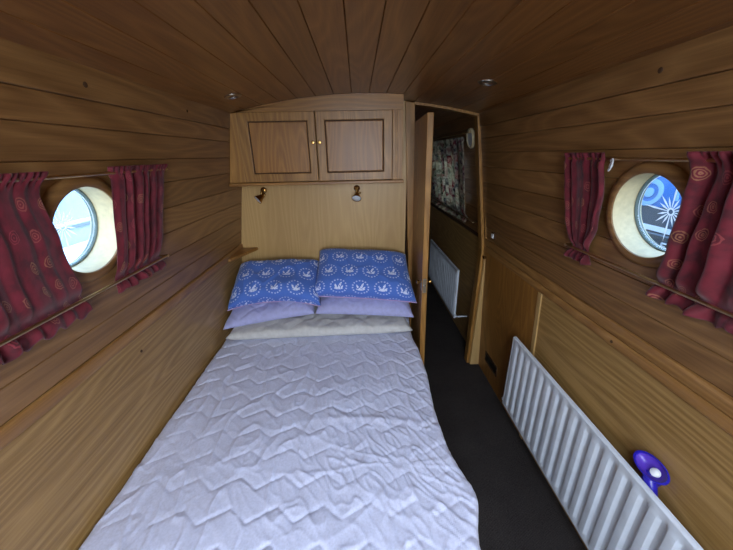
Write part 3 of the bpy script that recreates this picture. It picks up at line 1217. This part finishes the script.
# ------------------------------------------------------------------ radiators
def radiator(name_label, y0, y1, zb_, zt_, xf, group=None):
    """pressed-steel panel: flutes along its length on the face towards the cabin (-x)"""
    t = thing('radiator', name_label, 'radiator', (xf + .02, (y0 + y1) / 2, zb_))
    pitch = .0655
    n_ = max(1, int(round((y1 - y0 - .03) / pitch)))
    bm = bmesh.new()
    prof = []      # (y, depth) depth 0 = front of flute
    ys = y0 + .014
    pitch = (y1 - y0 - .028) / n_
    prof.append((y0, .004))
    for k_ in range(n_):
        a = ys + k_ * pitch
        prof += [(a + .10 * pitch, .010), (a + .22 * pitch, .010), (a + .38 * pitch, .0), (a + .78 * pitch, .0), (a + .92 * pitch, .010)]
    prof.append((y1, .004))
    zs_ = [(zb_, 0, .012), (zb_ + .006, 0, .004), (zb_ + .028, 0, .004), (zb_ + .045, 1, 0), (zt_ - .045, 1, 0), (zt_ - .028, 0, .004), (zt_ - .006, 0, .004), (zt_, 0, .012)]
    G = []
    for z, fl, dd in zs_:
        G.append([bm.verts.new((xf + (d if fl else dd), y, z)) for y, d in prof])
    for r0, r1 in zip(G, G[1:]):
        for i in range(len(prof) - 1):
            bm.faces.new([r0[i], r0[i + 1], r1[i + 1], r1[i]])
    # back sheet
    bk = [bm.verts.new((xf + .022, y, z)) for y, z in ((y0, zb_), (y1, zb_), (y1, zt_), (y0, zt_))]
    bm.faces.new(bk[::-1])
    bm.faces.new([bk[0], bk[1]] + G[0][::-1])
    bm.faces.new([bk[3], bk[2]] + G[-1][::-1])
    bm.faces.new([bk[0], bk[3]] + [r[0] for r in G[::-1]])
    bm.faces.new([bk[1], bk[2]] + [r[-1] for r in G[::-1]])
    obj('panel', bm, M['white'], t, smooth=True, bevel=.0015)
    for y in (y0 + .40, y1 - .25):
        bm = bmesh.new()
        box(bm, xf + .022, LR(zb_ + .1) - .0005, y, y + .03, zb_ + .07, zt_ - .22)
        obj('wall_bracket', bm, M['white'], t)
    bm = bmesh.new()
    lathe(bm, [(0, 0), (.010, 0), (.010, .012), (.007, .014), (.007, .03), (0, .03)], (xf + .012, y0, zb_ + .03), (0, -1, 0), 18)
    tube(bm, [(xf + .012, y0 - .022, zb_ + .03), (LR(zb_) + .002, y0 - .022, zb_ + .03)], .0075, 12)
    tube(bm, [(xf + .012, y0 - .022, zb_ + .03), (xf + .012, y0 - .022, zb_ + .052)], [.013, .010], 14)
    obj('valve', bm, M['white'], t, smooth=True)
    bm = bmesh.new()
    lathe(bm, [(0, 0), (.009, 0), (.009, .008), (.006, .01), (.006, .018), (0, .018)], (xf + .012, y1, zb_ + .03), (0, 1, 0), 18)
    tube(bm, [(xf + .012, y1 + .014, zb_ + .03), (LR(zb_) + .002, y1 + .014, zb_ + .03)], .0075, 12)
    obj('pipe', bm, M['white'], t, smooth=True)
    return t


radiator('long white fluted radiator low on the right wall beside the bed', .38, 1.590, -1.54, -1.03, .900)
radiator('white radiator seen through the doorway in the cabin beyond', 2.63, 3.75, -1.48, -.99, .875)

# vent grille low on the right lower panel
t = thing('floor_vent', 'small dark slotted vent low on the right panel before the doorway', 'vent', (LR(-1.5), 1.95, -1.585))
bm = bmesh.new()
y0, y1, z0, z1 = 1.90, 2.12, -1.585, -1.50
xo = LR(-1.54) - .003
for a, b, c0, c1 in ((y0, y1, z0, z0 + .01), (y0, y1, z1 - .01, z1), (y0, y0 + .01, z0 + .01, z1 - .01), (y1 - .01, y1, z0 + .01, z1 - .01)):
    box(bm, xo - .006, xo, a, b, c0, c1)
obj('frame', bm, M['groove'], t)
bm = bmesh.new()
box(bm, xo - .001, xo + .0, y0 + .01, y1 - .01, z0 + .01, z1 - .01)
obj('mesh', bm, M['black'], t)
for k_ in range(4):
    bm = bmesh.new()
    z = z0 + .016 + k_ * .015
    box(bm, xo - .005, xo - .0015, y0 + .011, y1 - .011, z, z + .006)
    obj('slat', bm, M['black'], t)

# dark switch with a white rocker on the wall by the door
t = thing('wall_switch', 'small dark wall switch with a white rocker beside the door frame', 'switch', (WR(-.55), 2.11, -.565))
bm = bmesh.new()
sz = -.545
quadbox(bm, [(WR(sz - .022, .006), 2.085, sz - .022), (WR(sz - .022), 2.085, sz - .022), (WR(sz - .022), 2.135, sz - .022), (WR(sz - .022, .006), 2.135, sz - .022),
             (WR(sz + .022, .006), 2.085, sz + .022), (WR(sz + .022), 2.085, sz + .022), (WR(sz + .022), 2.135, sz + .022), (WR(sz + .022, .006), 2.135, sz + .022)])
obj('switch_plate', bm, M['groove'], t, bevel=.002)
bm = bmesh.new()
box(bm, WR(sz, .014), WR(sz, .0065), 2.096, 2.124, sz - .014, sz + .014)
obj('rocker', bm, M['decal'], t, bevel=.001)


# filled screw holes / knots on the wall boards: dark plugs
def plug(W, y, z, r, label):
    n_ = Vector((1, 0, 0)) if W is WL else Vector((-1, 0, 0))
    bm = bmesh.new()
    o_ = .0065 if z > .16 else .0005
    lathe(bm, [(0, 0), (r, 0), (r * .85, .0018), (0, .0022)], (W(z, o_ - .0008), y, z), n_, 16)
    tag(obj('wood_plug', bm, M['groove'], smooth=True, origin=(W(z), y, z - r)), label, 'plug')


plug(WL, 1.014, .196, .008, 'dark plug in the top board of the left wall, nearer the camera')
plug(WL, 1.569, .196, .006, 'dark plug in the top board of the left wall, nearer the cupboard')
plug(WR, .954, .196, .008, 'dark plug in the top board of the right wall')
plug(lambda z, o=0: 0.945 - o, .992, -.68, .006, 'small dark screw plug in the moulding above the right radiator')
n_ = bmesh.new()
lathe(n_, [(0, 0), (.006, 0), (.005, .0018), (0, .002)], (-.8965, 1.10, -.725), (1, 0, 0), 16)
tag(obj('wood_plug', n_, M['groove'], smooth=True, origin=(-.8965, 1.10, -.731)), 'small dark screw plug in the lower left panel beside the bed', 'plug')

# ------------------------------------------------------------------ purple and blue scoop behind the radiator
t = thing('plastic_scoop', 'blue and purple plastic scoop tucked behind the near end of the radiator', 'scoop', (.95, .69, -1.13))
ctr = Vector((.944, .712, -.985))
ax = Vector((-.55, -.12, .72)).normalized()
u_ = Vector((0, 1, 0))
u_ = (u_ - ax * u_.dot(ax)).normalized()
v_ = ax.cross(u_)


def oval(bm, prof, ru, rv, n=40, centre=ctr):
    R = []
    for k_, h, sh in prof:
        c_ = centre + ax * h + Vector((0, 0, sh))
        R.append([bm.verts.new(c_ + u_ * math.cos(2 * PI * i / n) * ru * k_ + v_ * math.sin(2 * PI * i / n) * rv * k_) for i in range(n)])
    for a, b in zip(R, R[1:]):
        for i in range(n):
            bm.faces.new([a[i], a[(i + 1) % n], b[(i + 1) % n], b[i]])
    return R


bm = bmesh.new()
R = oval(bm, [(.35, -.045, -.05), (.55, -.035, -.02), (.8, -.015, 0), (.98, .0, 0), (1.0, .006, 0), (.88, .007, 0), (.86, .0, 0)], .056, .034)
bm.faces.new(R[0][::-1])
obj('rim', bm, M['bluep'], t, smooth=True)
bm = bmesh.new()
R = oval(bm, [(.86, .0, 0), (.70, -.012, 0), (.4, -.018, 0), (.05, -.019, 0)], .056, .034)
bm.faces.new(R[-1])
obj('bowl', bm, M['purple'], t, smooth=True)
bm = bmesh.new()
lathe(bm, [(0, 0), (.014, 0), (.014, .006), (.008, .010), (0, .011)], ctr + ax * -.014 + u_ * -.012, ax, 20)
obj('white_cap', bm, M['decal'], t, smooth=True)
bm = bmesh.new()
tube(bm, [ctr - ax * .022 + Vector((0, .0, -.012)), ctr + Vector((.0, -.008, -.045)), ctr + Vector((.0, -.03, -.085)), ctr + Vector((.0, -.05, -.15))], [.020, .020, .016, .012], 18)
obj('handle', bm, M['bluep'], t, smooth=True)

# ------------------------------------------------------------------ the next cabin, seen through the doorway
curtain('floral curtain on the window of the cabin beyond the doorway', WR, 1,
        pw([(0, 2.50), (1, 2.57)]), pw([(0, 3.80), (1, 3.80)]), .11, -.56, 13, .020, .05, .045, 21, M['floral'], 1.8, .02, nu=220, zrail=-.50)
rail(WR, 1, .135, 2.40, 3.9, .03, 'upper curtain rod in the cabin beyond the doorway', (2.42, 3.88))
rail(WR, 1, -.50, 2.36, 3.9, .055, 'lower curtain rod in the cabin beyond the doorway', (2.37, 3.88))
t = thing('wall_clock', 'round pale wall clock high in the cabin beyond the doorway', 'clock', (WR(.1), 2.455, .04))
bm = bmesh.new()
cc = Vector((WR(.098), 2.455, .098))
lathe(bm, [(0, .001), (.068, .001), (.070, .012), (.064, .020), (.056, .019), (.055, .014), (0, .014)], cc, NR, 40)
obj('case', bm, M['liner'], t, smooth=True)
bm = bmesh.new()
lathe(bm, [(0, .0145), (.0545, .0145), (.0545, .016), (0, .016)], cc, NR, 40)
obj('dial', bm, M['lens'], t)

# ------------------------------------------------------------------ outside: harbour
bm = bmesh.new()
vs = [bm.verts.new(p) for p in ((-40, -40, -1.30), (40, -40, -1.30), (40, 40, -1.30), (-40, 40, -1.30))]
bm.faces.new(vs)
wt = obj('harbour_water', bm, M['water'])
# cut the boat's own footprint out of the water
bpy.data.objects.remove(wt)
bm = bmesh.new()
for x0, x1, y0, y1 in ((-40, -1.12, -40, 40), (1.12, 40, -40, 40), (-1.12, 1.12, -40, Y0 - .1), (-1.12, 1.12, Y1 + .1, 40)):
    vs = [bm.verts.new(p) for p in ((x0, y0, -1.30), (x1, y0, -1.30), (x1, y1, -1.30), (x0, y1, -1.30))]
    bm.faces.new(vs)
wt = obj('harbour_water', bm, M['water'])
tag(wt, 'pale harbour water outside the portholes', 'water')
wt['kind'] = 'stuff'

# left: pale jetty with a rail
t = thing('jetty', 'pale boarded jetty seen through the left porthole', 'jetty', (-2.2, 2.0, -1.3))
bm = bmesh.new()
for k_ in range(9):
    x = -1.75 - k_ * .16
    box(bm, x - .145, x, -3, 9, -.92, -.87)
obj('deck', bm, M['dock'], t)
for k_ in range(4):
    bm = bmesh.new()
    box(bm, -3.1, -1.9, -1.5 + k_ * 2.5, -1.3 + k_ * 2.5, -1.3, -.921)
    obj('float', bm, M['dockd'], t)
t = thing('moored_boat', 'long white moored boat beyond the jetty, seen through the left porthole', 'boat', (-4.6, 4.5, -1.3))
bm = bmesh.new()
prism(bm, [(-3.9, -.80), (-5.4, -.80), (-5.2, -1.3), (-4.05, -1.3)], lambda p, t_: (p[0], t_, p[1]), 0.5, 8.5)
obj('hull', bm, M['coach'], t)
bm = bmesh.new()
prism(bm, [(-4.1, -.799), (-5.2, -.799), (-5.0, -.42), (-4.25, -.42)], lambda p, t_: (p[0], t_, p[1]), 1.5, 7.0)
obj('cabin', bm, M['cabinpale'], t)
bm = bmesh.new()
box(bm, -3.93, -3.885, .5, 8.5, -.86, -.815)
obj('rubbing_strake', bm, M['dockd'], t)

# right: neighbouring narrowboat
nb = thing('narrowboat', 'blue and grey narrowboat moored alongside, seen through the right porthole', 'boat', (2.2, 3, -1.3))
NXZ = [(1.62, -1.3), (1.62, -.44), (1.70, .10), (2.9, .10), (3.0, -.44), (3.0, -1.3)]
bm = bmesh.new()
prism(bm, [(1.62, -1.3), (1.62, -.44), (3.0, -.44), (3.0, -1.3)], lambda p, t_: (p[0], t_, p[1]), -1, 8)
obj('hull', bm, M['hull'], nb)
bm = bmesh.new()
prism(bm, [(1.66, -.439), (1.735, .10), (2.2, .18), (2.85, .10), (2.95, -.439)], lambda p, t_: (p[0], t_, p[1]), -.5, 7.4)
obj('cabin', bm, M['hull'], nb)


def NX(z):
    return 1.66 + (z + .439) / .539 * .075


def onside(bm, pts, d=.003):
    """thin paint panel on the cabin side from (y, z) outline"""
    prism(bm, pts, lambda p, t_: (NX(p[1]) - t_, p[0], p[1]), .0005, d)


bm = bmesh.new()
onside(bm, [(1.3, -.285), (2.4, -.335), (2.4, .09), (1.3, .09)])
obj('blue_panel', bm, M['cabinblue'], nb)
bm = bmesh.new()
for k_ in range(6):
    y = 1.38 + k_ * .05
    onside(bm, [(y, -.26), (y + .018, -.26), (y + .098, .05), (y + .08, .05)], .005)
obj('pale_stripe', bm, M['cabinpale'], nb)
bm = bmesh.new()
n_ = 40
for r0, r1, mm in ((.050, .074, 0), (.0, .026, 0)):
    ring = [(1.815 + math.cos(2 * PI * i / n_) * r1 * 1.15, -.235 + math.sin(2 * PI * i / n_) * r1) for i in range(n_)]
    ring0 = [(1.815 + math.cos(2 * PI * i / n_) * r0 * 1.15, -.235 + math.sin(2 * PI * i / n_) * r0) for i in range(n_)]
    if r0 == 0:
        onside(bm, ring, .0062)
    else:
        for i in range(n_):
            j = (i + 1) % n_
            onside(bm, [ring0[i], ring[i], ring[j], ring0[j]], .006)
obj('roundel', bm, M['cabinpale'], nb)
bm = bmesh.new()
onside(bm, [(1.2, -.405), (2.6, -.405), (2.6, -.432), (1.2, -.432)], .005)
obj('coachline', bm, M['coach'], nb)


def letter(strokes, y, z, h, wd, m):
    bm = bmesh.new()
    for y0_, y1_, z0_, z1_ in strokes:
        box(bm, 1.613, 1.6194, y - wd * y1_, y - wd * y0_, z + h * z0_, z + h * z1_)
    obj('letter', bm, m, nb)


letter([(0, .25, 0, 1), (.25, 1, .82, 1), (.25, .8, .42, .58), (.25, 1, 0, .18)], 1.583, -.505, .035, .028, M['coach'])

# ------------------------------------------------------------------ groups of repeats
GROUPS = {'pillow': 'pillows at the head of the bed', 'curtain': 'curtains at the windows', 'curtain_rail': 'curtain rods along the walls',
          'reading_lamp': 'brass reading lamps on the headboard', 'ceiling_downlight': 'downlights in the ceiling',
          'wood_plug': 'dark plugs in the wall boards', 'radiator': 'white radiators on the right wall'}
for o in bpy.data.objects:
    kind_name = o.name.split('.')[0]
    if o.parent is None and kind_name in GROUPS:
        o['group'] = GROUPS[kind_name]

# ------------------------------------------------------------------ lift everything so that the cabin floor is z = 0
for o in bpy.data.objects:
    if o.parent is None:
        o.location.z += FLOOR
